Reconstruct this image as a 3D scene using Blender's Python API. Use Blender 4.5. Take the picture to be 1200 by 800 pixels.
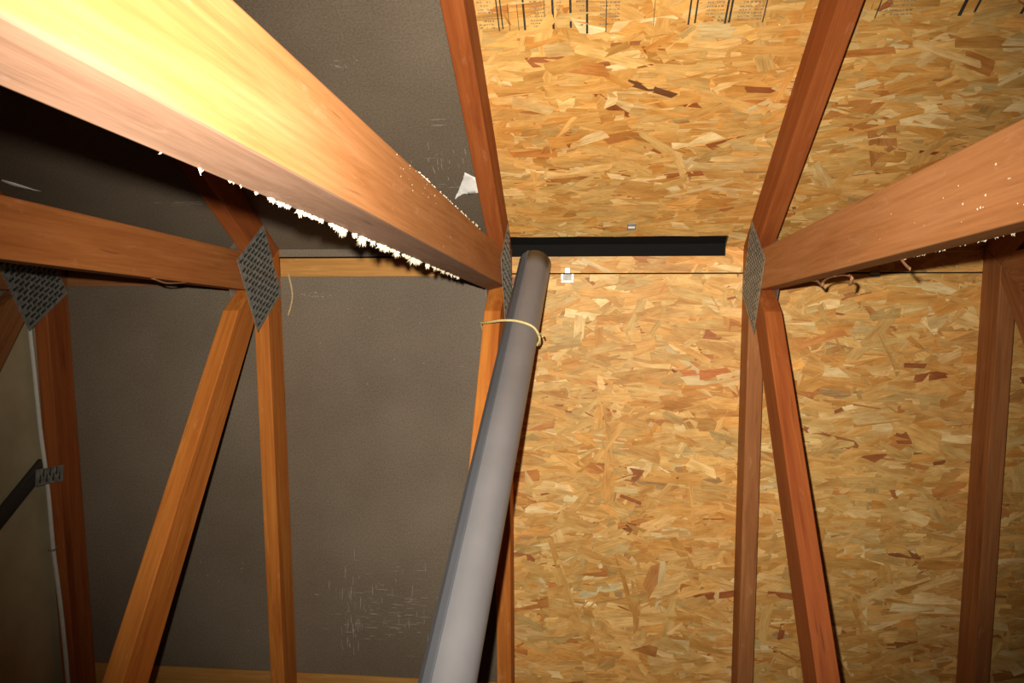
import bpy, bmesh, math, random
from mathutils import Vector, Matrix, noise
random.seed(7)
for o in list(bpy.data.objects): bpy.data.objects.remove(o)
SC = bpy.context.scene
COL = SC.collection

# ------------------------------------------------------------------ camera
# world: x runs along the roof ridge, y away from the viewer, z up; the ridge (underside of the decking) is at y=0, z=0
CAM = Vector((0.22112, -0.96068, -1.77960))
PITCH, YAW, ROLL, FPX = 0.951535, 0.172448, 0.146677, 935.05
fw = Vector((-math.sin(YAW)*math.cos(PITCH), math.cos(YAW)*math.cos(PITCH), math.sin(PITCH)))
r0 = fw.cross(Vector((0, 0, 1))).normalized(); u0 = r0.cross(fw)
rt = r0*math.cos(ROLL) + u0*math.sin(ROLL); up = -r0*math.sin(ROLL) + u0*math.cos(ROLL)
cd = bpy.data.cameras.new('camera'); cam = bpy.data.objects.new('camera', cd); COL.objects.link(cam)
M = Matrix((rt, up, -fw)).transposed().to_4x4(); M.translation = CAM
cam.matrix_world = M
cd.sensor_width = 36; cd.lens = FPX/1200*36; cd.clip_start = 0.02
SC.camera = cam
# ------------------------------------------------------------------ world, exposure, flash
w = bpy.data.worlds.new('world'); SC.world = w; w.use_nodes = True
w.node_tree.nodes['Background'].inputs[0].default_value = (0.5, 0.6, 0.8, 1)
w.node_tree.nodes['Background'].inputs[1].default_value = 0.05
SC.view_settings.view_transform = 'Standard'; SC.view_settings.look = 'None'
SC.view_settings.gamma = 1; SC.view_settings.use_curve_mapping = False
SC.view_settings.exposure = 0.0
# the camera's own flash, a few centimetres up and left of the lens
fl = bpy.data.lights.new('camera_flash', 'SPOT'); flo = bpy.data.objects.new('camera_flash', fl); COL.objects.link(flo)
fl.energy = 170; fl.color = (1.0, 0.90, 0.76); fl.shadow_soft_size = 0.006
fl.spot_size = math.radians(84); fl.spot_blend = 1.0
FM = Matrix((rt, up, -fw)).transposed().to_4x4(); FM.translation = CAM - rt*0.028 + up*0.036
flo.matrix_world = FM @ Matrix.Rotation(math.radians(-2.6), 4, 'Y') @ Matrix.Rotation(math.radians(2.5), 4, 'X')

# ------------------------------------------------------------------ numbers of the roof
SL = 0.489895; T = math.tan(SL); CS = math.cos(SL); SN = math.sin(SL)
EN, EF = 0.969546, 1.206890           # slopes of the near and far webs
WN, WF = -0.12634, -0.16704
H = 2.60                              # ridge above the bottom chords
HALF = H/T
DEP, HW = 0.089, 0.019
SPX = 0.6096

# ------------------------------------------------------------------ material helpers
def mat(name):
    m = bpy.data.materials.new(name); m.use_nodes = True
    nt = m.node_tree; b = nt.nodes['Principled BSDF']
    return m, nt, b
def N(nt, t, **kw):
    n = nt.nodes.new(t)
    for k, v in kw.items():
        if isinstance(k, str) and hasattr(n, k): setattr(n, k, v)
    return n
def ramp(nt, stops):
    r = nt.nodes.new('ShaderNodeValToRGB'); e = r.color_ramp.elements
    while len(e) < len(stops): e.new(0.5)
    for i, (p, c) in enumerate(stops):
        e[i].position = p; e[i].color = (*c, 1) if len(c) == 3 else c
    return r
def mapping(nt, scale, src='Object', loc=(0, 0, 0), rand=False):
    tc = N(nt, 'ShaderNodeTexCoord'); mp = N(nt, 'ShaderNodeMapping')
    mp.inputs['Scale'].default_value = scale; mp.inputs['Location'].default_value = loc
    out = tc.outputs[src]
    if rand:
        oi = N(nt, 'ShaderNodeObjectInfo'); ad = N(nt, 'ShaderNodeVectorMath'); ad.operation = 'ADD'
        ml = N(nt, 'ShaderNodeMath'); ml.operation = 'MULTIPLY'; ml.inputs[1].default_value = 17.0
        nt.links.new(oi.outputs['Random'], ml.inputs[0])
        nt.links.new(out, ad.inputs[0]); nt.links.new(ml.outputs[0], ad.inputs[1]); out = ad.outputs[0]
    nt.links.new(out, mp.inputs[0]); return mp.outputs[0]
def noise_n(nt, vec, scale, detail=4, rough=0.6, dist=0.0):
    n = N(nt, 'ShaderNodeTexNoise'); n.inputs['Scale'].default_value = scale
    n.inputs['Detail'].default_value = detail; n.inputs['Roughness'].default_value = rough
    n.inputs['Distortion'].default_value = dist
    nt.links.new(vec, n.inputs['Vector']); return n.outputs['Fac']
def mix(nt, fac, a, b, mode='MIX'):
    m = N(nt, 'ShaderNodeMix'); m.data_type = 'RGBA'; m.blend_type = mode
    for s, v in ((0, fac), (6, a), (7, b)):
        if hasattr(v, 'node'): nt.links.new(v, m.inputs[s])
        else: m.inputs[s].default_value = v if s == 0 else (*v, 1)
    return m.outputs[2]
def bump(nt, b, h, strength, dist):
    bp = N(nt, 'ShaderNodeBump'); bp.inputs['Strength'].default_value = strength; bp.inputs['Distance'].default_value = dist
    nt.links.new(h, bp.inputs['Height']); nt.links.new(bp.outputs[0], b.inputs['Normal'])

def wood(name, light, mid, dark, rough=0.62, mottle=0.35):
    """lumber; the grain runs along the member's own x axis"""
    m, nt, b = mat(name)
    v = mapping(nt, (1.0, 16, 16), rand=True)
    g = noise_n(nt, v, 2.2, 5, 0.62, 0.9)
    v2 = mapping(nt, (2.2, 60, 60), rand=True)
    f = noise_n(nt, v2, 3.0, 4, 0.7)
    r = ramp(nt, [(0.28, dark), (0.5, mid), (0.72, light)]); nt.links.new(g, r.inputs[0])
    rf = ramp(nt, [(0.3, (0.80, 0.76, 0.72)), (0.7, (1.08, 1.06, 1.04))]); nt.links.new(f, rf.inputs[0])
    c = mix(nt, 1.0, r.outputs[0], rf.outputs[0], 'MULTIPLY')
    v3 = mapping(nt, (3.5, 7, 7), rand=True)
    bl = noise_n(nt, v3, 2.0, 3, 0.5)
    rb = ramp(nt, [(0.35, (0, 0, 0)), (0.75, (1, 1, 1))]); nt.links.new(bl, rb.inputs[0])
    ml = N(nt, 'ShaderNodeMath'); ml.operation = 'MULTIPLY'; ml.inputs[1].default_value = mottle
    nt.links.new(rb.outputs[0], ml.inputs[0])
    c = mix(nt, ml.outputs[0], c, tuple(min(1, x*1.5) for x in dark))
    # sparse dark streaks (pitch pockets)
    v4 = mapping(nt, (3.0, 46, 46), rand=True)
    st = noise_n(nt, v4, 2.6, 2, 0.4)
    rs = ramp(nt, [(0.70, (0, 0, 0)), (0.76, (1, 1, 1))]); nt.links.new(st, rs.inputs[0])
    ms = N(nt, 'ShaderNodeMath'); ms.operation = 'MULTIPLY'; ms.inputs[1].default_value = 0.55
    nt.links.new(rs.outputs[0], ms.inputs[0])
    c = mix(nt, ms.outputs[0], c, tuple(x*0.55 for x in dark))
    # pale rubbed spots
    v5 = mapping(nt, (7, 22, 22), rand=True, loc=(4, 2, 9))
    rb_ = noise_n(nt, v5, 2.0, 4, 0.65)
    r5 = ramp(nt, [(0.62, (0, 0, 0)), (0.78, (1, 1, 1))]); nt.links.new(rb_, r5.inputs[0])
    m5 = N(nt, 'ShaderNodeMath'); m5.operation = 'MULTIPLY'; m5.inputs[1].default_value = 0.40
    nt.links.new(r5.outputs[0], m5.inputs[0])
    c = mix(nt, m5.outputs[0], c, tuple(min(.8, x*1.15+.10) for x in light))
    nt.links.new(c, b.inputs['Base Color'])
    b.inputs['Roughness'].default_value = rough; b.inputs['Specular IOR Level'].default_value = 0.15
    bump(nt, b, f, 0.25, 0.0012)
    return m
W_NEAR = wood('lumber_golden', (0.53, 0.255, 0.110), (0.46, 0.205, 0.078), (0.36, 0.14, 0.045), mottle=0.25)
W_RED = wood('lumber_reddish', (0.42, 0.135, 0.036), (0.33, 0.095, 0.024), (0.22, 0.052, 0.014))
W_ORANGE = wood('lumber_orange', (0.62, 0.25, 0.05), (0.52, 0.18, 0.032), (0.36, 0.10, 0.02))
W_BROWN = wood('lumber_brown', (0.46, 0.20, 0.072), (0.35, 0.145, 0.05), (0.24, 0.085, 0.03))
W_RUST = wood('lumber_rust', (0.50, 0.20, 0.062), (0.41, 0.15, 0.042), (0.30, 0.095, 0.026))
W_PALE = wood('lumber_pale_edge', (0.30, 0.185, 0.13), (0.25, 0.15, 0.10), (0.18, 0.10, 0.065), mottle=0.2)
W_STRIP = wood('lumber_honey', (0.60, 0.34, 0.11), (0.52, 0.27, 0.075), (0.42, 0.19, 0.05), mottle=0.15)
W_GREY = wood('lumber_dark_grey', (0.075, 0.068, 0.055), (0.055, 0.05, 0.042), (0.03, 0.027, 0.022))

def strand_mat():
    m, nt, b = mat('wood_strands')
    at = N(nt, 'ShaderNodeAttribute'); at.attribute_name = 'strand'
    uv = N(nt, 'ShaderNodeUVMap'); uv.uv_map = 'grain'
    mp = N(nt, 'ShaderNodeMapping'); mp.inputs['Scale'].default_value = (14, 160, 1); nt.links.new(uv.outputs[0], mp.inputs[0])
    f = noise_n(nt, mp.outputs[0], 1.6, 4, 0.65)
    rf = ramp(nt, [(0.25, (0.70, 0.62, 0.52)), (0.5, (1, 1, 1)), (0.8, (1.12, 1.12, 1.1))]); nt.links.new(f, rf.inputs[0])
    c = mix(nt, 1.0, at.outputs['Color'], rf.outputs[0], 'MULTIPLY')
    mp2 = N(nt, 'ShaderNodeMapping'); mp2.inputs['Scale'].default_value = (9, 26, 1); nt.links.new(uv.outputs[0], mp2.inputs[0])
    f2 = noise_n(nt, mp2.outputs[0], 1.5, 3, 0.6)
    r2 = ramp(nt, [(0.35, (0.80, 0.70, 0.56)), (0.62, (1.05, 1.05, 1.05))]); nt.links.new(f2, r2.inputs[0])
    c = mix(nt, 1.0, c, r2.outputs[0], 'MULTIPLY')
    nt.links.new(c, b.inputs['Base Color'])
    b.inputs['Roughness'].default_value = 0.55; b.inputs['Specular IOR Level'].default_value = 0.35
    bump(nt, b, f, 0.3, 0.0008)
    return m
STRAND = strand_mat()
def osb_core():
    m, nt, b = mat('osb_core')
    v = mapping(nt, (6, 40, 40)); f = noise_n(nt, v, 3, 5, 0.7)
    r = ramp(nt, [(0.3, (0.30, 0.15, 0.05)), (0.7, (0.56, 0.34, 0.13))]); nt.links.new(f, r.inputs[0])
    nt.links.new(r.outputs[0], b.inputs['Base Color']); b.inputs['Roughness'].default_value = 0.8
    return m
OSB = osb_core()
def dark_board():
    m, nt, b = mat('dark_coated_board')
    v = mapping(nt, (1, 1, 1))
    big = noise_n(nt, v, 2.2, 4, 0.55)
    r = ramp(nt, [(0.3, (0.138, 0.108, 0.077)), (0.7, (0.205, 0.166, 0.122))]); nt.links.new(big, r.inputs[0])
    fine = noise_n(nt, v, 230, 2, 0.6)
    rf = ramp(nt, [(0.3, (0.78, 0.76, 0.74)), (0.7, (1.18, 1.18, 1.18))]); nt.links.new(fine, rf.inputs[0])
    c = mix(nt, 1.0, r.outputs[0], rf.outputs[0], 'MULTIPLY')
    # chalky scuffs, a few places only
    vs = mapping(nt, (9, 90, 9)); s1 = noise_n(nt, vs, 2.4, 4, 0.7)
    vs2 = mapping(nt, (90, 9, 9)); s2 = noise_n(nt, vs2, 2.0, 4, 0.7)
    mx = N(nt, 'ShaderNodeMath'); mx.operation = 'MAXIMUM'; nt.links.new(s1, mx.inputs[0]); nt.links.new(s2, mx.inputs[1])
    rs = ramp(nt, [(0.62, (0, 0, 0)), (0.80, (1, 1, 1))]); nt.links.new(mx.outputs[0], rs.inputs[0])
    mk = noise_n(nt, mapping(nt, (1, 1, 1), loc=(3.1, 0.4, 0)), 2.6, 2, 0.5)
    rm = ramp(nt, [(0.50, (0, 0, 0)), (0.68, (1, 1, 1))]); nt.links.new(mk, rm.inputs[0])
    mm = N(nt, 'ShaderNodeMath'); mm.operation = 'MULTIPLY'
    nt.links.new(rs.outputs[0], mm.inputs[0]); nt.links.new(rm.outputs[0], mm.inputs[1])
    m3 = N(nt, 'ShaderNodeMath'); m3.operation = 'MULTIPLY'; m3.inputs[1].default_value = 0.45; nt.links.new(mm.outputs[0], m3.inputs[0])
    c = mix(nt, m3.outputs[0], c, (0.34, 0.31, 0.27))
    nt.links.new(c, b.inputs['Base Color']); b.inputs['Roughness'].default_value = 0.6
    b.inputs['Specular IOR Level'].default_value = 0.25
    bump(nt, b, fine, 0.3, 0.0006)
    return m
DARK = dark_board()
def simple(name, col, rough=0.6, metal=0.0, nscale=60, var=0.2, spec=0.5):
    m, nt, b = mat(name)
    f = noise_n(nt, mapping(nt, (1, 1, 1)), nscale, 4, 0.6)
    r = ramp(nt, [(0.3, tuple(c*(1-var) for c in col)), (0.7, tuple(min(1, c*(1+var)) for c in col))])
    nt.links.new(f, r.inputs[0]); nt.links.new(r.outputs[0], b.inputs['Base Color'])
    b.inputs['Roughness'].default_value = rough; b.inputs['Metallic'].default_value = metal
    b.inputs['Specular IOR Level'].default_value = spec
    return m
GALV = simple('galvanised_plate', (0.27, 0.275, 0.25), 0.5, 0.3, 70, 0.4)
GDARK = simple('plate_slots', (0.035, 0.033, 0.028), 0.8)
PIPE = simple('duct_sheet_metal', (0.20, 0.20, 0.215), 0.45, 0.1, 9, 0.08)
PIPE2 = simple('duct_overlap_metal', (0.125, 0.135, 0.155), 0.5, 0.1, 9, 0.08)
BLACK = simple('black_vent_mesh', (0.006, 0.0055, 0.005), 0.85, 0, 300, 0.4, 0.2)
WHITE = simple('white_paper', (0.86, 0.86, 0.84), 0.8, 0, 40, 0.12)
FUZZ = simple('splintered_fibre', (0.62, 0.53, 0.40), 0.8, 0, 200, 0.15)
BARK = simple('splinter_bark', (0.30, 0.14, 0.06), 0.8, 0, 120, 0.3)
TWINE = simple('yellow_twine', (0.66, 0.55, 0.24), 0.8, 0, 200, 0.2)
STRING = simple('pale_string', (0.50, 0.38, 0.20), 0.8, 0, 200, 0.2)
CABLE = simple('white_cable_sheath', (0.62, 0.60, 0.54), 0.5, 0, 40, 0.1)
CLIPW = simple('bright_metal_clip', (0.80, 0.79, 0.76), 0.35, 0.2, 60, 0.05)
CLIPG = simple('grey_metal_clip', (0.28, 0.28, 0.27), 0.45, 0.5, 60, 0.15)
INK = simple('black_ink', (0.035, 0.03, 0.025), 0.8, 0, 120, 0.5)
INKG = simple('faded_ink', (0.33, 0.22, 0.11), 0.8, 0, 120, 0.4)
PLASTER = simple('gable_board', (0.50, 0.42, 0.25), 0.7, 0, 5, 0.2)
INSUL = simple('loose_insulation', (0.32, 0.28, 0.22), 0.95, 0, 25, 0.35)
ROOF = simple('roof_underlay', (0.02, 0.02, 0.02), 0.9)

# ------------------------------------------------------------------ mesh helpers
def link(name, me, m, parent=None, mw=None, label=None, kind=None):
    o = bpy.data.objects.new(name, me); COL.objects.link(o)
    if m is not None and not me.materials:
        for x in (m if isinstance(m, (list, tuple)) else [m]): me.materials.append(x)
    if parent: o.parent = parent
    if mw is not None: o.matrix_local = mw
    if label: o['label'] = label
    if kind: o['kind'] = kind
    return o
def tag(o, label, cat, group=None):
    o['label'] = label; o['category'] = cat
    if group: o['group'] = group
    return o
def mesh(name, vs, fs):
    me = bpy.data.meshes.new(name); me.from_pydata(vs, [], fs); me.update(); return me
def empty(name, loc=(0, 0, 0)):
    o = bpy.data.objects.new(name, None); COL.objects.link(o); o.location = loc; o.empty_display_size = 0.1; return o
def box_data(V, F, x0, x1, y0, y1, z0, z1, mtx=None):
    n = len(V)
    for p in ((x0,y0,z0),(x1,y0,z0),(x1,y1,z0),(x0,y1,z0),(x0,y0,z1),(x1,y0,z1),(x1,y1,z1),(x0,y1,z1)):
        p = Vector(p); V.append(tuple(mtx @ p) if mtx else tuple(p))
    for f in ((0,3,2,1),(4,5,6,7),(0,1,5,4),(1,2,6,5),(2,3,7,6),(3,0,4,7)): F.append(tuple(n+i for i in f))
def bevel(o, w=0.002, seg=2):
    b = o.modifiers.new('bevel', 'BEVEL'); b.width = w; b.segments = seg; b.limit_method = 'ANGLE'; b.angle_limit = math.radians(40)
def tube(pts, r, n=8, flat=1.0, closed=False):
    """tube along a smooth path (Catmull-Rom through the points)"""
    P = [Vector(p) for p in pts]; L = len(P); Q = []
    rng = range(L) if closed else range(L-1)
    for i in rng:
        if closed: a, b, c, d = P[(i-1) % L], P[i], P[(i+1) % L], P[(i+2) % L]
        else: a, b, c, d = P[max(i-1, 0)], P[i], P[i+1], P[min(i+2, L-1)]
        for k in range(5):
            t = k/5
            Q.append(0.5*((2*b) + (c-a)*t + (2*a-5*b+4*c-d)*t*t + (3*b-a-3*c+d)*t**3))
    if not closed: Q.append(P[-1])
    V, F = [], []; m = len(Q)
    for i, q in enumerate(Q):
        tg = (Q[(i+1) % m]-Q[i-1]) if closed else (Q[min(i+1, m-1)]-Q[max(i-1, 0)])
        tg.normalize(); ref = Vector((0, 0, 1)) if abs(tg.z) < 0.9 else Vector((1, 0, 0))
        s = tg.cross(ref).normalized(); u = s.cross(tg)
        for k in range(n):
            a = 2*math.pi*k/n
            V.append(tuple(q + s*math.cos(a)*r + u*math.sin(a)*r*flat))
    for i in range(m if closed else m-1):
        j = (i+1) % m
        for k in range(n): F.append((i*n+k, i*n+(k+1) % n, j*n+(k+1) % n, j*n+k))
    if not closed: F += [tuple(range(n-1, -1, -1)), tuple((m-1)*n+k for k in range(n))]
    return V, F
def smooth(me):
    me.polygons.foreach_set('use_smooth', [True]*len(me.polygons))

def clip2(poly, a, b, c):
    """keep the part of a 2-D polygon where a*u + b*v <= c"""
    out = []
    for i in range(len(poly)):
        p, q = poly[i-1], poly[i]
        dp, dq = a*p[0]+b*p[1]-c, a*q[0]+b*q[1]-c
        if (dp <= 0) != (dq <= 0):
            t = dp/(dp-dq); out.append((p[0]+(q[0]-p[0])*t, p[1]+(q[1]-p[1])*t))
        if dq <= 0: out.append(q)
    return out
def member(name, parent, poly, org, ang, mats, x=0.0, hw=HW, label=None, pale=None, warp=None):
    """board: polygon in the truss plane (y,z), extruded in x; its own x axis runs along the grain"""
    ca, sa = math.cos(ang), math.sin(ang)
    loc = [((y-org[0])*ca+(z-org[1])*sa, -(y-org[0])*sa+(z-org[1])*ca) for y, z in poly]
    n = len(loc); V = [(u, -hw, v) for u, v in loc]+[(u, hw, v) for u, v in loc]
    F = [tuple(range(n)), tuple(range(2*n-1, n-1, -1))]+[(i, n+i, n+(i+1) % n, (i+1) % n) for i in range(n)]
    me = mesh(name, V, F)
    bm = bmesh.new(); bm.from_mesh(me); bmesh.ops.recalc_face_normals(bm, faces=bm.faces); bm.to_mesh(me); bm.free()
    for m in mats: me.materials.append(m)
    if pale is not None:
        for p in me.polygons:
            if p.normal.z*pale > 0.8: p.material_index = 1
    # local axes: X along (0,ca,sa); Y = world -x ; Z = (0,-sa,ca)
    mw = Matrix(((0, -1, 0, x), (ca, 0, -sa, org[0]), (sa, 0, ca, org[1]), (0, 0, 0, 1)))
    o = bpy.data.objects.new(name, me); COL.objects.link(o); o.parent = parent; o.matrix_local = mw
    bevel(o, 0.0022, 2)
    if label: o['label'] = label
    return o

# plate mesh: sheet with raised tooth lips and punched slots, shared
def plate_mesh(wy, wz):
    V, F, MI = [], [], []
    box_data(V, F, 0, 0.0011, -wy/2, wy/2, -wz/2, wz/2); MI += [0]*6
    return V, F
PL = {}
def nail_plate(parent, side, y, z, wy, wz, ang=0.0):
    key = (round(wy, 3), round(wz, 3))
    if key not in PL:
        V, F = [], []; box_data(V, F, 0, 0.0011, -wy/2, wy/2, -wz/2, wz/2); a = mesh('nail_plate', V, F); a.materials.append(GALV)
        V, F, G, K = [], [], [], []
        py, pz = 0.0125, 0.0265
        ny, nz = int(wy/py)-1, int(wz/pz)
        for i in range(ny):
            for j in range(nz):
                cy = (i-(ny-1)/2)*py; cz = (j-(nz-1)/2)*pz + (pz/2 if i % 2 else -pz/4)*0.75
                if abs(cz)+0.0105 > wz/2: continue
                box_data(V, F, 0.0010, 0.0013, cy-0.0034, cy+0.0034, cz-0.0100, cz+0.0100)
                box_data(G, K, 0.0010, 0.0028, cy+0.0034, cy+0.0050, cz-0.0100, cz-0.0010); box_data(G, K, 0.0010, 0.0028, cy-0.0048, cy-0.0034, cz-0.001, cz+0.0100)
        b = mesh('punched_slots', V, F); b.materials.append(GDARK)
        c = mesh('tooth_lips', G, K); c.materials.append(GALV)
        PL[key] = (a, b, c)
    a, b, c = PL[key]
    R = Matrix.Rotation(ang, 4, 'X')
    if side < 0: R = Matrix.Rotation(math.pi, 4, 'Z') @ R
    o = link('nail_plate', a, None, parent, Matrix.Translation((side*HW, y, z)) @ R, label='grey toothed metal plate')
    link('punched_slots', b, None, o, Matrix.Identity(4), kind='stuff'); link('tooth_lips', c, None, o, Matrix.Identity(4), kind='stuff')
    return o

# ------------------------------------------------------------------ setting: floor and end walls
def grid(name, x0, x1, y0, y1, nx, ny, fz):
    V = [(x0+(x1-x0)*i/nx, y0+(y1-y0)*j/ny, 0) for j in range(ny+1) for i in range(nx+1)]
    V = [(x, y, fz(x, y)) for x, y, _ in V]
    F = [(j*(nx+1)+i, j*(nx+1)+i+1, (j+1)*(nx+1)+i+1, (j+1)*(nx+1)+i) for j in range(ny) for i in range(nx)]
    return mesh(name, V, F)
XL, XR = -1.246, 2.44
fm = grid('floor', XL, XR, -HALF, HALF, 90, 200, lambda x, y: -H+0.02+0.05*noise.noise(Vector((x*5, y*5, 0)))+0.03*noise.noise(Vector((x*17, y*17, 3))))
smooth(fm); fo = link('floor', fm, INSUL); fo['kind'] = 'structure'
def end_wall(name, x0, x1, m):
    V = []
    for x in (x0, x1): V += [(x, -HALF-0.05, -H-0.05), (x, HALF+0.05, -H-0.05), (x, 0, 0.004)]
    me = mesh(name, V, [(0, 2, 1), (3, 4, 5), (0, 1, 4, 3), (1, 2, 5, 4), (2, 0, 3, 5)])
    o = link(name, me, m); o['kind'] = 'structure'; return o
end_wall('wall_left', XL-0.02, XL, PLASTER)
end_wall('wall_right', XR, XR+0.02, OSB)

# ------------------------------------------------------------------ roof decking
ceiling = empty('ceiling'); ceiling['kind'] = 'structure'
def deck_matrix(side, x=0.0, s=0.0):
    """local: X along the ridge, Y down the slope, Z into the attic (downwards); side +1 far, -1 near"""
    if side > 0: ax, ay, az = Vector((1, 0, 0)), Vector((0, CS, -SN)), Vector((0, -SN, -CS))
    else: ax, ay, az = Vector((-1, 0, 0)), Vector((0, -CS, -SN)), Vector((0, SN, -CS))
    m = Matrix((ax, ay, az)).transposed().to_4x4(); m.translation = Vector((x, 0, 0)) + ay*s
    return m
PAL = [((0.72, 0.46, 0.175), 34), ((0.67, 0.39, 0.13), 26), ((0.78, 0.55, 0.26), 14), ((0.62, 0.33, 0.095), 14),
       ((0.54, 0.24, 0.07), 3.5), ((0.84, 0.66, 0.38), 5), ((0.36, 0.13, 0.045), 1.3), ((0.60, 0.40, 0.16), 8)]
PC = [c for c, _ in PAL]; PW = [q for _, q in PAL]
def strands(name, L, W, rects, n, rnd, extras=()):
    """pressed wood strands of one board, each a thin polygon with its own tilt and colour"""
    V, F, C, UV = [], [], [], []
    for k in range(n+len(extras)):
        ex = extras[k-n] if k >= n else None
        cx, cy = rnd.uniform(-0.03, L+0.03), rnd.uniform(-0.02, W+0.02)
        top = k/n
        big = rnd.random()
        ln = rnd.uniform(0.07, 0.17) if big < 0.6 else rnd.uniform(0.02, 0.06)
        wd = rnd.uniform(0.012, 0.036) if big < 0.6 else rnd.uniform(0.003, 0.012)
        if 0.6 < big < 0.82: ln = rnd.uniform(.03, .09); wd = rnd.uniform(.002, .006)
        a = rnd.gauss(0, 0.24) if rnd.random() < 0.86 else rnd.uniform(-1.6, 1.6)
        if ex: cx, cy, ln, wd, a = ex[:5]; top = 1.1
        ca, sa = math.cos(a), math.sin(a)
        ends = []
        for sx in (1, -1):
            sl = rnd.uniform(-0.5, 0.5)*wd
            ends.append([(sx*ln/2+sl*0.8, -sx*wd/2), (sx*(ln/2+rnd.uniform(-.1, .25)*wd), rnd.uniform(-.2, .2)*wd), (sx*ln/2-sl*0.8+rnd.uniform(-.3, .3)*wd, sx*wd/2)])
        bow = rnd.uniform(-.10, .10)*wd
        loc = ends[0]+[(0, wd/2*rnd.uniform(.85, 1.1)+bow)]+ends[1]+[(0, -wd/2*rnd.uniform(.85, 1.1)+bow)]
        poly0 = [(cx+u*ca-v*sa, cy+u*sa+v*ca) for u, v in loc]
        tx, ty = rnd.gauss(0, 0.008), rnd.gauss(0, 0.022); z0 = 0.0004+0.0011*top+rnd.uniform(0, 0.0004)
        col = rnd.choices(PC, PW)[0]; br = rnd.gauss(1, 0.09); hs = rnd.gauss(0, 0.035)
        if big > 0.982: col = (0.40, 0.17, 0.06)
        if ex: col = ex[5]; tx = ty = 0; hs = 0; br = 1
        tr = noise.noise(Vector((cx*2.2+n, cy*5, 1.5)))
        br *= 1.04+0.10*noise.noise(Vector((cx*1.6, cy*3, 7.5+n)))
        col = (min(1, max(0, col[0]*br*(1+hs+.03*tr))), min(1, max(0, col[1]*br*(0.985-.13*max(0, tr)))), min(1, max(0, col[2]*br*(0.88-hs-.25*max(0, tr)))), 1)
        ou, ov = rnd.uniform(0, 50), rnd.uniform(0, 50)
        for (x0, x1, y0, y1) in rects:
            poly = poly0
            for A in ((-1, 0, -x0), (1, 0, x1), (0, -1, -y0), (0, 1, y1)):
                poly = clip2(poly, *A)
                if len(poly) < 3: break
            if len(poly) < 3: continue
            b = len(V); idx = []
            for x, y in poly:
                u = (x-cx)*ca+(y-cy)*sa; v = -(x-cx)*sa+(y-cy)*ca
                V.append((x, y, max(0.0002, z0+u*tx+v*ty))); idx.append(len(V)-1)
                UV.append((u+ou, v+ov))
            F.append(tuple(idx)); C.append(col)
    me = mesh(name, V, F)
    at = me.attributes.new('strand', 'FLOAT_COLOR', 'CORNER'); uvl = me.uv_layers.new(name='grain')
    cd_, ud = [], []
    for p in me.polygons:
        for li in p.loop_indices:
            cd_.extend(C[p.index]); ud.extend(UV[me.loops[li].vertex_index])
    at.data.foreach_set('color', cd_); uvl.data.foreach_set('uv', ud)
    me.materials.append(STRAND); return me
def board(name, side, x, s, rects, m, thick=0.011, z=0.0, strand=None, label=None, bev=0):
    V, F = [], []
    for (x0, x1, y0, y1) in rects: box_data(V, F, x0, x1, y0, y1, z-thick, z)
    me = mesh(name, V, F); o = link(name, me, m, ceiling, deck_matrix(side, x, s), label=label)
    if bev: bevel(o, bev, 2)
    if strand: link('wood_strands', strand, None, o, Matrix.Identity(4), kind='stuff')
    return o
rnd = random.Random(11)
SEAM = 0.0655                          # far-side seam, slope distance from the ridge
SLOT_F, SLOT_N, SLOT_E = 0.0225, 0.050, 0.545
PW_, PH_ = 2.434, 1.216
# near side local X points to -x, so its boards start at their right-hand edge
nearA = [(0, PW_, SLOT_N, PH_), (0, PW_-SLOT_E, 0.0, SLOT_N)]
board('osb_panel', -1, 2.437, 0, nearA, OSB, strand=strands('strands_near', PW_, PH_, nearA, 9500, rnd, [(2.105, .538, .095, .015, .40, (.17, .075, .035)), (1.642, .393, .125, .052, 1.22, (.48, .22, .075)),
      (2.267, .405, .026, .030, 1.0, (.36, .12, .04)), (2.09, .368, .045, .014, .55, (.42, .15, .05)), (1.535, .342, .040, .012, .1, (.30, .07, .03))]), label='oriented strand board panel with a black vent slot cut at its ridge edge')
ripF = [(0, PW_, SLOT_F, SEAM-0.002), (SLOT_E, PW_, 0.0, SLOT_F)]
board('osb_panel', 1, 0.003, 0, ripF, OSB, strand=strands('strands_rip', PW_, SEAM, ripF, 620, rnd), label='narrow ripped strip of strand board under the ridge slot')
full = [(0, PW_, 0, PH_)]
SA = strands('strands_a', PW_, PH_, full, 9500, rnd)
SF = strands('strands_far', PW_, PH_, full, 9500, rnd, [(1.11, .10, .075, .052, .3, (.80, .58, .27)), (.505, .25, .12, .026, -.06, (.58, .22, .07)), (.31, .665, .022, .045, .2, (.34, .13, .05)), (.38, .80, .10, .04, 1.9, (.56, .27, .09))])
board('osb_panel', 1, 0.003, SEAM+0.0015, full, OSB, strand=SF)
SLEN = HALF/CS
s = SEAM+1.22
while s < SLEN:
    e = min(PH_, SLEN-s); board('osb_panel', 1, 0.003, s, [(0, PW_, 0, e)], OSB, strand=SA if e > 1.2 else None); s += 1.22
s = 1.22
while s < SLEN:
    e = min(PH_, SLEN-s); board('osb_panel', -1, 2.437, s, [(0, PW_, 0, e)], OSB, strand=SA if e > 1.2 else None); s += 1.22
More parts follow.
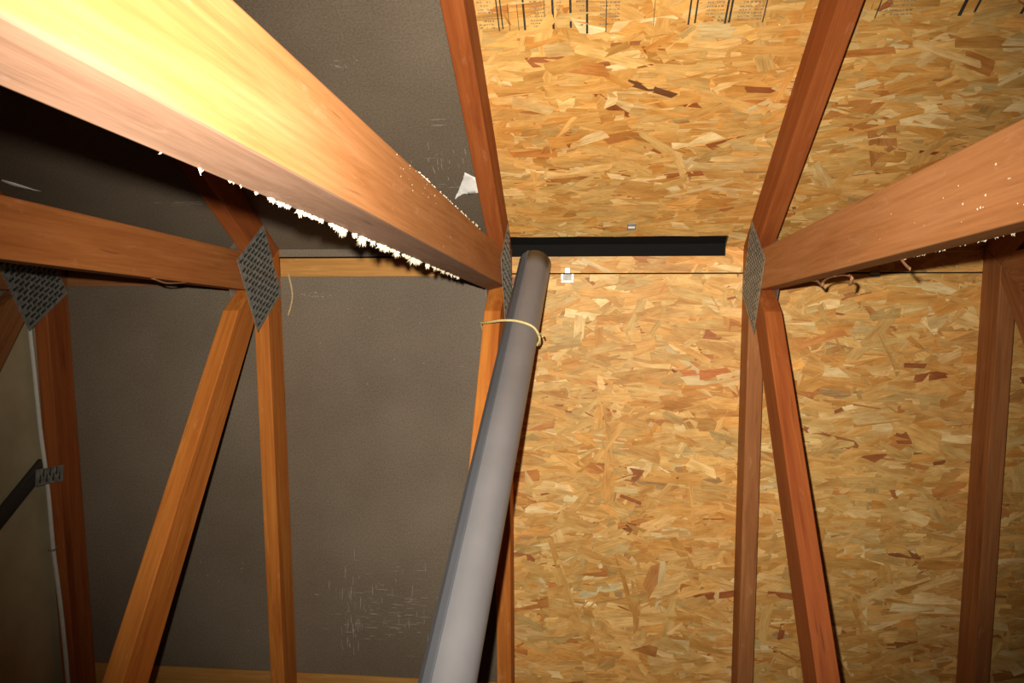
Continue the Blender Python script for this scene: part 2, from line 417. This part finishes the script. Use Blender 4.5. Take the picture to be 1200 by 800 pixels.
# left of the middle truss: dark coated sheets
DW = 1.232
board('dark_sheathing_panel', -1, 0.0, 0.0010, [(0.002, DW, 0, 1.214)], DARK, label='dark coated sheathing sheet')
board('dark_sheathing_panel', 1, -DW, 0.070, [(0, DW-0.002, 0, 1.098)], DARK)
board('plywood_panel', 1, -DW, 1.1705, [(0, DW-0.002, 0, 1.216)], W_STRIP, label='bare honey-coloured plywood below the dark sheet')
s = 1.1705+1.219
while s < SLEN:
    e = min(PH_, SLEN-s); board('plywood_panel', 1, -DW, s, [(0, DW-0.002, 0, e)], W_STRIP); s += 1.219
s = 1.222
while s < SLEN:
    e = min(PH_, SLEN-s); board('dark_sheathing_panel', -1, 0.0, s, [(0.002, DW, 0, e)], DARK); s += 1.22
board('dark_sheathing_panel', 1, -DW, 0, [(0, DW-0.002, 0.0, 0.0195)], DARK, label='narrow dark strip at the peak')
board('ridge_board', 1, -SPX+0.021, 0.0235, [(0, SPX-0.042, 0, 0.0475)], W_STRIP, 0.014, 0.006, label='honey-coloured wood strip along the ridge', bev=0.0015)
board('ridge_board', 1, -1.18, 0.030, [(0, SPX-0.035, 0, 0.065)], W_BROWN, 0.014, 0.006, label='brownish wood strip along the ridge', bev=0.0015)
# underlay that closes the roof above the boards
for side in (1, -1):
    V, F = [], []; a, b = (XL, XR) if side > 0 else (-XR, -XL)
    # leaves the strip over the ridge slot to the vent
    box_data(V, F, a, b, 0.07, SLEN+0.05, -0.022, -0.013)
    link('roof_underlay', mesh('roof_underlay', V, F), ROOF, ceiling, deck_matrix(side, 0, 0))
# ridge vent above the slot
V, F = [], []
prof = [(-0.13, -0.055), (0.13, -0.055), (0.13, -0.045), (0, 0.02), (-0.13, -0.045)]
prof = [(-0.14, -T*0.14+0.016), (0, 0.016), (0.14, -T*0.14+0.016), (0.14, -T*0.14+0.045), (0, 0.05), (-0.14, -T*0.14+0.045)]
for x in (XL, XR): V += [(x, y, z) for y, z in prof]
n = len(prof); F = [(0, 1, 4, 5), (1, 2, 3, 4), (6, 11, 10, 7), (7, 10, 9, 8)]+[(i, n+i, n+(i+1) % n, (i+1) % n) for i in range(n)]
rv = link('ridge_vent', mesh('ridge_vent', V, F), BLACK)
tag(rv, 'black ridge vent mesh seen through the long slot at the roof peak', 'vent')

# printed stamps on the near board (flat ink), too blurred to read: rules and smudged rows
def near_pt(px, py_, off): return Vector((px, py_, T*py_)) + Vector((0, SN, -CS))*off
def stamp():
    r = random.Random(5); V, F, V2, F2 = [], [], [], []
    o_m = deck_matrix(-1, 2.437, 0)
    inv = o_m.inverted()
    def bar(VV, FF, x, s0, s1, wd, lean=0.0):
        n = len(VV)
        for xx, ss in ((x-wd/2, s0), (x+wd/2, s0), (x+wd/2+lean, s1), (x-wd/2+lean, s1)): VV.append((2.437-xx, ss, 0.0021))
        FF.append((n, n+1, n+2, n+3))
    S0, S1 = 0.688, 0.90
    for x, wd, e in ((0.043, .0022, 0), (0.049, .0022, .004), (0.085, .0035, 0), (0.131, .0038, 0), (0.159, .0038, .002), (0.060, .001, 0),
                     (0.185, .0038, -.012), (0.075, .001, 0), (0.118, .001, 0), (0.215, .0015, -.01), (0.345, .003, .0), (0.355, .003, .003),
                     (0.29, .001, .0), (0.402, .0035, 0), (0.408, .0035, 0.002), (0.46, .002, 0), (0.63, .002, 0), (0.755, .006, 0), (0.775, .004, .006), (0.845, .005, .0), (0.90, .004, 0)):
        bar(V, F, x*1.08+0.01, S0+e, S1+e, wd)
    for x0, x1 in ((0.012, 0.035), (0.095, 0.118), (0.137, 0.143), (0.168, 0.178), (0.205, 0.235), (0.37, 0.395), (0.42, 0.46), (0.64, 0.68), (0.86, 0.92)):
        s_ = S0+0.006
        while s_ < S1:
            h_ = r.uniform(.0025, .004); x = x0
            while x < x1:
                ww = r.uniform(.0015, .005)
                if r.random() < .8: bar(V2, F2, (x+ww/2)*1.08+0.01, s_, s_+h_, ww, r.uniform(-.001, .001))
                x += ww+.0012
            s_ += h_+r.uniform(.003, .006)
    for nm, VV, FF, m in (('ink_rule', V, F, INK), ('ink_lettering', V2, F2, INKG)):
        link(nm, mesh(nm, VV, FF), m, bpy.data.objects['osb_panel'], Matrix.Identity(4), kind='stuff', label='faded rows of printed stamp marks' if nm == 'ink_lettering' else 'black printed rules')
stamp()

# ------------------------------------------------------------------ trusses
WEB = {}
WINV = Matrix(((0, -1, 0, 0), (math.cos(EN), 0, -math.sin(EN), 0), (math.sin(EN), 0, math.cos(EN), WN), (0, 0, 0, 1))).inverted()
def truss(x, label, mats, name='roof_truss', twist=(0, 0)):
    t = empty(name, (x, 0, 0)); tag(t, label, 'truss', 'roof trusses in a row under the ridge')
    B = -H
    wn, wf, cn, cf = mats['nweb'], mats['fweb'], mats['nchord'], mats['fchord']
    D = DEP/CS
    q = HALF*0.999
    member('top_chord', t, [(0, -0.0005), (0, -D), (q-0.19, -T*(q-0.19)-D), (q, -T*q-0.0005)], (0, 0), -SL, [cf])
    member('top_chord', t, [(0, -0.0005), (-q, -T*q-0.0005), (-q+0.19, -T*(q-0.19)-D), (0, -D)], (0, 0), SL, [cn])
    # near web
    a = (DEP/2)/math.cos(EN); K = math.tan(EN)
    p = [(0.5, K*.5+WN+a), (-3, -3*K+WN+a), (-3, -3*K+WN-a), (0.5, K*.5+WN-a)]
    p = clip2(p, 1, 0, -0.0004); p = clip2(p, -T, 1, -D-0.0005); p = clip2(p, 0, -1, -(B+DEP))
    WEB[t.name] = member('web', t, p, (0, WN), EN, [wn, mats.get('edge', wn)], pale=-1)
    # far web
    a = (DEP/2)/math.cos(EF); K = math.tan(EF)
    p = [(-0.5, K*.5+WF+a), (3, -3*K+WF+a), (3, -3*K+WF-a), (-0.5, K*.5+WF-a)]
    p = clip2(p, -1, 0, -0.0004); p = clip2(p, T, 1, -D-0.0005); p = clip2(p, 0, -1, -(B+DEP))
    member('web', t, p, (0, WF), -EF, [wf])
    e = HALF-0.2
    member('bottom_chord', t, [(-e, B), (e, B), (e, B+DEP), (-e, B+DEP)], (0, B), 0, [W_BROWN])
    for sd in (1, -1):
        if not (x > 1 and sd < 0): nail_plate(t, sd, 0.0, -0.145, 0.20, 0.18)
        nail_plate(t, sd, -(B*-1+WN)/math.tan(EN)+0.04, B+0.10, 0.18, 0.13)
        nail_plate(t, sd, (-B+WF)/math.tan(EF)-0.02, B+0.10, 0.16, 0.13)
    return t
base = dict(nweb=W_NEAR, fweb=W_RED, nchord=W_RED, fchord=W_BROWN, edge=W_PALE)
tG = truss(-1.205, 'roof truss at the left end against the gable wall, white cable along its far chord', dict(base, nweb=W_BROWN, fweb=W_BROWN, fchord=W_RED, edge=W_BROWN))
tL2 = truss(-SPX, 'left roof truss in the dark bays, big grey toothed plate at its apex', dict(base, nweb=W_RUST, fchord=W_ORANGE, fweb=W_ORANGE, edge=W_BROWN))
tL = truss(0, 'middle roof truss beside the metal duct, brightly lit web with a white splintered edge', dict(base, fweb=W_ORANGE, fchord=W_ORANGE))
for v_ in WEB[tL.name].data.vertices:      # the lit web has a wane along its lower right edge
    if v_.co.y < 0 and v_.co.z < -0.03: v_.co.z += 0.010
tR = truss(SPX, 'roof truss right of the ridge slot, orange web leading off to the right edge', dict(base, fchord=W_BROWN, edge=W_NEAR))
tR2 = truss(1.170, 'rightmost roof truss, brown and dim, partly behind the right orange web', dict(base, nweb=W_BROWN, nchord=W_BROWN, edge=W_BROWN, fweb=W_BROWN))
# the grey upright that meets the far chord of the gable-side truss, with its small plate
member('upright', tG, [(0.442, -T*0.442-DEP/CS+.0), (0.478, -T*0.478-DEP/CS+.0), (0.478, -H+DEP), (0.442, -H+DEP)], (0.42, -1), math.pi/2, [W_GREY], x=-0.0295, hw=0.009, label='dark grey upright')
nail_plate(tG, 1, 0.4535, -0.386, 0.105, 0.042, math.radians(53))

# ------------------------------------------------------------------ splinters on the lit web of the middle truss
def web_low(y): return math.tan(EN)*y + WN - (DEP/2)/math.cos(EN)
def sliver(V, F, p, L, w, rnd, down):
    n = len(V); side = Vector((rnd.uniform(-1, 1), rnd.uniform(-1, 1), 0)).normalized()*w
    d = (down + Vector((rnd.gauss(0, .35), rnd.gauss(0, .45), rnd.gauss(0, .35)))).normalized()*L
    q = p+d; c = d.cross(side).normalized()*w*0.5
    V += [tuple(p-side), tuple(p+side), tuple(p+c*2), tuple(q)]
    F += [(n, n+1, n+3), (n+1, n+2, n+3), (n+2, n, n+3), (n, n+2, n+1)]
def fuzz_obj(t, name, xs, y0, y1, n, Lr, seed, m=FUZZ, dens=None, label=None, low=True):
    r = random.Random(seed); V, F = [], []
    dn = Vector((0, math.sin(EN), -math.cos(EN)))
    for i in range(n):
        y = r.uniform(y0, y1)
        k = dens(y) if dens else 1
        if r.random() > k: continue
        c = noise.noise(Vector((y*75, seed, 0)))*.6+noise.noise(Vector((y*210, seed, 5)))*.5
        if c < 0.0: continue
        z = web_low(y)
        if not low: z += DEP/math.cos(EN)
        p = Vector((xs+r.uniform(-.001, .0015), y, z)) - dn*(0.0005 if low else -0.0005)
        L = r.uniform(*Lr)*(0.30+1.5*max(0, c)*2.6)*(0.4+0.6*k)*min(1.6, max(.35, 1.3*abs(y)**-0.2))
        sliver(V, F, p, L, r.uniform(.0006, .0015), r, (dn if low else -dn))
    o = link(name, mesh(name, V, F), m, WEB[t.name], WINV, kind='stuff', label=label)
    return o
fuzz_obj(tL, 'splinter_fringe', -HW+0.0012, -0.84, -0.24, 5200, (.0018, .0045), 3,
         dens=lambda y: 0.03 if y < -.735 else (0.35 if y < -.69 else (1.0 if y < -.42 else .4)), label='white splintered fibres along the lower edge')
fuzz_obj(tL, 'splinter_fringe', HW-0.0015, -0.60, -0.30, 500, (.001, .0025), 9, low=False, dens=lambda y: .8, label='fine white crumbs along the upper edge')
fuzz_obj(tR, 'splinter_fringe', HW-0.001, -0.62, -0.42, 160, (.001, .003), 21, dens=lambda y: .6, label='pale crumbs along the lower edge')
# crumbs stuck on the faces
def crumbs(t, x, n, y0, y1, seed, sz, vr=(.08, .95)):
    r = random.Random(seed); V, F = [], []
    for i in range(n):
        y = r.uniform(y0, y1); v = r.uniform(*vr)
        z = web_low(y)+v*DEP/math.cos(EN); s_ = r.uniform(*sz); k = len(V)
        for a in range(6):
            th = a*math.pi/3; q = s_*r.uniform(.6, 1.2); V.append((x, y+math.cos(th)*q, z+math.sin(th)*q))
        V.append((x+(0.6*s_ if x > t.location.x-5 and x > 0 and t is not tR else -0.6*s_), y, z))
        F += [(k+a, k+(a+1) % 6, k+6) for a in range(6)]
    link('crumb_specks', mesh('crumb_specks', V, F), FUZZ, WEB[t.name], WINV, kind='stuff')
crumbs(tL, HW, 16, -.66, -.52, 4, (.0005, .0013), (.72, .98))
crumbs(tL, HW, 6, -.62, -.35, 14, (.0005, .0010))
crumbs(tR, -HW, 18, -.69, -.58, 6, (.0006, .0017), (.1, .7))
crumbs(tR, -HW, 8, -.58, -.42, 16, (.0005, .0012), (.1, .6))
# curled bark strips hanging from the web of the right truss and a small one on the left truss
def curl(t, pts, r=.003, nm='splinter', flat=.4):
    V, F = tube(pts, r, 6, flat); me = mesh(nm, V, F); smooth(me)
    link(nm, me, BARK, WEB[t.name], WINV, label='curled sliver of bark')
def lo(x, y, d): return (x, y, web_low(y)-d)
curl(tR, [lo(.017, -.175, -.002), lo(.017, -.195, .006), lo(.016, -.205, .024), lo(.016, -.215, .012), lo(.016, -.235, .004), lo(.016, -.262, .003)])
curl(tR, [lo(.017, -.25, .002), lo(.016, -.285, .006), lo(.016, -.30, .016), lo(.017, -.29, .030), lo(.018, -.283, .036)])
curl(tR, [lo(.017, -.42, -.001), lo(.017, -.422, .016), lo(.017, -.425, .026)], .0025)
curl(tL2, [lo(.012, -.24, -.001), lo(.012, -.21, .010), lo(.012, -.185, .005), lo(.012, -.17, -.001)], .004)

# ------------------------------------------------------------------ the bath fan duct
duct = empty('vent_duct', (0.018, 0.021, -H+0.1))
tag(duct, 'round grey metal duct rising to the ridge slot beside the middle truss', 'duct')
ax_top = Vector((0.0876-0.095*0.0465, -0.0098+0.095*0.0208, -0.095)); axd = Vector((0.0465, -0.0208, 1)).normalized()
ax_bot = ax_top - axd*((ax_top.z+H-0.1)/axd.z)
duct.location = ax_bot
def duct_mesh(r, L, seam=True):
    n = 64; V, F = [], []; rings = 40
    for i in range(rings+1):
        z = L*i/rings
        for k in range(n):
            a = 2*math.pi*k/n; rr = r + 0.0003*noise.noise(Vector((math.cos(a)*2, math.sin(a)*2, z*2)))
            V.append((math.cos(a)*rr, math.sin(a)*rr, z))
    for i in range(rings):
        for k in range(n): F.append((i*n+k, i*n+(k+1) % n, (i+1)*n+(k+1) % n, (i+1)*n+k))
    return V, F
Ld = (ax_top-ax_bot).length
V, F = duct_mesh(0.038, Ld); me = mesh('duct_pipe', V, F); smooth(me)
dm = Vector((0, 0, 1)).rotation_difference(axd).to_matrix().to_4x4()
o = link('duct_pipe', me, PIPE, duct, dm); sm = o.modifiers.new('wall', 'SOLIDIFY'); sm.thickness = 0.0012; sm.offset = -1
# longitudinal lock seam on the left front
V, F = [], []
a0 = math.radians(247)
for i in range(41):
    z = Ld*i/40
    for da, rr in ((-1.20, .0384), (-1.19, .0388), (-0.80, .0390), (-0.40, .0390), (-0.03, .0390), (-0.02, .0402), (0.035, .0402), (0.045, .0382)):
        a = a0+da; V.append((math.cos(a)*rr, math.sin(a)*rr, z))
for i in range(40):
    for k in range(7): F.append((i*8+k, i*8+k+1, (i+1)*8+k+1, (i+1)*8+k))
link('lock_seam', mesh('lock_seam', V, F), PIPE2, duct, dm, label='darker overlapping edge with a raised lengthwise seam')
# twine round the duct and the web
zc = -0.405
tw = [(0.106, .012, zc-.004), (0.1125, -.012, zc-.010), (0.100, -0.038, zc-.008), (0.068, -0.047, zc), (0.034, -0.041, zc+.012), (0.004, -.022, zc+.034), (-0.016, -.004, zc+.058),
      (-0.0235, .008, zc+.074), (-0.0225, .032, zc+.090), (-0.0215, .062, zc+.10)]
V, F = tube(tw, .0026, 8); me = mesh('twine_tie', V, F); smooth(me)
tag(link('twine_tie', me, TWINE), 'pale yellow twine tied round the grey duct and the web behind', 'twine')
V, F = tube([(0.112, -.022, zc-.012), (0.118, -.03, zc-.022), (0.121, -.032, zc-.036)], .002, 6)
me = mesh('twine_end', V, F); smooth(me); o = link('twine_end', me, TWINE, bpy.data.objects['twine_tie'])

# ------------------------------------------------------------------ small things
def farp(x, y, off): return Vector((x, y, -T*y)) + Vector((0, -SN, -CS))*off
V, F = tube([farp(-.566, .055, .008), farp(-.557, .085, .014), farp(-.556, .108, .012), farp(-.562, .130, .010), farp(-.572, .152, .006)], .0028, 6)
me = mesh('hanging_string', V, F); smooth(me)
tag(link('hanging_string', me, STRING), 'short pale string hanging below the honey-coloured ridge strip', 'string')
cb = [(-1.2354, 0.1251), (-1.2300, 0.2686), (-1.2265, 0.4108), (-1.2215, 0.4869), (-1.2176, 0.5764), (-1.2165, 0.6987), (-1.2088, 0.8314), (-1.2044, 1.0060), (-1.2044, 1.3), (-1.204, 1.9)]
V, F = tube([farp(x+.001, y, .0955) for x, y in cb], .0062, 10, .8)
me = mesh('white_cable', V, F); smooth(me); wc = link('white_cable', me, CABLE)
tag(wc, 'thin white cable running down the dim truss next to the gable wall', 'cable')
V, F = [], []
p = farp(-1.2165, .70, .0955); box_data(V, F, p.x-.0095, p.x+.0095, p.y-.0015, p.y+.0015, p.z-.009, p.z+.006)
link('cable_staple', mesh('cable_staple', V, F), GALV, wc, label='metal staple')

def scrap(name, pts, label, seed, sub=3):
    """torn sheet, slightly curled away from the roof"""
    r = random.Random(seed); c = sum((Vector(p) for p in pts), Vector())/len(pts)
    bm = bmesh.new(); vs = [bm.verts.new(p) for p in pts]; f = bm.faces.new(vs)
    bmesh.ops.triangulate(bm, faces=[f]); bmesh.ops.subdivide_edges(bm, edges=bm.edges, cuts=sub, use_grid_fill=True)
    for v in bm.verts:
        k = noise.noise(v.co*60+Vector((seed, 0, 0))); v.co += Vector((0, SN, -CS))*0.003*k + Vector((noise.noise(v.co*150), noise.noise(v.co*150+Vector((9, 9, 9))), 0))*.0015
    me = bpy.data.meshes.new(name); bm.to_mesh(me); bm.free(); smooth(me)
    o = link(name, me, WHITE); s = o.modifiers.new('t', 'SOLIDIFY'); s.thickness = .0004
    return tag(o, label, 'paper')
scrap('paper_scrap', [near_pt(-.094, -.194, .014), near_pt(-.080, -.222, .010), near_pt(-.066, -.252, .007), near_pt(-.0585, -.272, .006), near_pt(-.040, -.258, .006),
      near_pt(-.024, -.245, .006), near_pt(-.022, -.222, .008), near_pt(-.022, -.206, .014), near_pt(-.030, -.213, .012), near_pt(-.045, -.214, .012),
      near_pt(-.058, -.210, .013), near_pt(-.072, -.212, .013)], 'torn white paper scrap stuck to the dark sheet beside the middle truss', 2)
scrap('paper_sliver', [near_pt(-1.162, -.262, .004), near_pt(-1.150, -.270, .004), near_pt(-1.11, -.245, .004), near_pt(-1.082, -.228, .004), near_pt(-1.12, -.238, .004)],
      'small white paper sliver above the left dim web', 5, 1)

# chalky scuffs rubbed onto the dark sheets
CHALK = simple('chalky_scuff', (0.34, 0.31, 0.26), 0.9, 0, 90, 0.3)
def scuffs(side, x, s0, items, seed, parent, label):
    r = random.Random(seed); V, F = [], []
    for (cx, cy, rx, ry, n, l0, l1, hor) in items:
        for i in range(n):
            px, py_ = cx+r.gauss(0, rx), cy+r.gauss(0, ry); L = r.uniform(l0, l1); wd = r.uniform(.0004, .0016)
            a = (0 if r.random() < hor else math.pi/2)+r.gauss(0, .05)
            d = Vector((math.cos(a), math.sin(a)))*L/2; q = Vector((-math.sin(a), math.cos(a)))*wd/2; k = len(V)
            for p in (Vector((px, py_))-d, Vector((px, py_))-d*.3+q, Vector((px, py_))+d*.4+q, Vector((px, py_))+d, Vector((px, py_))+d*.3-q, Vector((px, py_))-d*.4-q): V.append((p.x, p.y, .0003))
            F.append(tuple(range(k, k+6)))
    o = link('scuff_marks', mesh('scuff_marks', V, F), CHALK, parent, Matrix.Identity(4), kind='stuff', label=label)
darks = sorted([o for o in ceiling.children if o.name.startswith('dark_sheathing_panel')], key=lambda o: o.name)
# local x from the left end (far side); local x from the middle truss leftwards (near side)
scuffs(1, 0, 0, [(.93, .90, .10, .055, 120, .004, .045, .75), (.80, .93, .02, .06, 50, .01, .05, .1), (.74, .05, .022, .006, 26, .003, .012, .8), (.90, .17, .12, .07, 14, .003, .010, .3),
                 (.45, .82, .10, .10, 22, .003, .012, .5)], 3, darks[1], 'faint chalky scuffs')
scuffs(-1, 0, 0, [(.10, .33, .025, .03, 22, .006, .035, .02), (.08, .25, .03, .006, 10, .02, .05, .9), (.24, .62, .015, .01, 8, .004, .02, .5), (.75, .20, .05, .004, 10, .01, .06, .95), (.10, .46, .012, .006, 3, .03, .04, 1)], 4, darks[0], 'faint chalky scuffs')

# panel clips
def clip_white():
    V, F = [], []
    m = deck_matrix(1, 0.1589, SEAM)
    c = .0165
    box_data(V, F, -c, -c+.007, 0, .016, 0, .004); box_data(V, F, c-.007, c, 0, .016, 0, .004); box_data(V, F, -c, c, .016, .0225, 0, .004)
    o = link('panel_clip', mesh('panel_clip', V, F), CLIPW, None, m @ Matrix.Translation((0, 0, .0015)))
    bevel(o, .0015, 2)
    V, F = [], []; box_data(V, F, -.0075, .0075, -.016, -.001, 0, .004); q = link('clip_tab', mesh('clip_tab', V, F), CLIPW, o, Matrix.Identity(4)); bevel(q, .003, 3)
    V, F = [], []; box_data(V, F, -.0095, .0095, .001, .016, 0, .0012); link('clip_web', mesh('clip_web', V, F), GALV, o, Matrix.Identity(4), label='grey clip centre')
    tag(o, 'bright white panel clip on the seam right of the duct top', 'clip', 'metal clips on the strand board')
def clip_grey(side, x, s_, label, wx=.010, wy=.013):
    V, F = [], []; box_data(V, F, -wx, wx, -wy, wy, 0, .0015)
    o = link('panel_clip', mesh('panel_clip', V, F), CLIPG, None, deck_matrix(side, x, s_) @ Matrix.Translation((0, 0, .0015))); bevel(o, .0008, 1)
    V, F = [], []; box_data(V, F, -wx*.8, wx*.8, -.0018, .0018, .0012, .0045)
    link('clip_fold', mesh('clip_fold', V, F), CLIPW, o, Matrix.Identity(4), label='bright folded edge')
    tag(o, label, 'clip', 'metal clips on the strand board')
clip_white()
clip_grey(-1, 0.3138, .0903, 'small grey metal clip just above the black ridge slot')
clip_grey(1, 0.9038, SEAM+.002, 'small bluish grey clip on the seam below the right orange web', .012, .008)
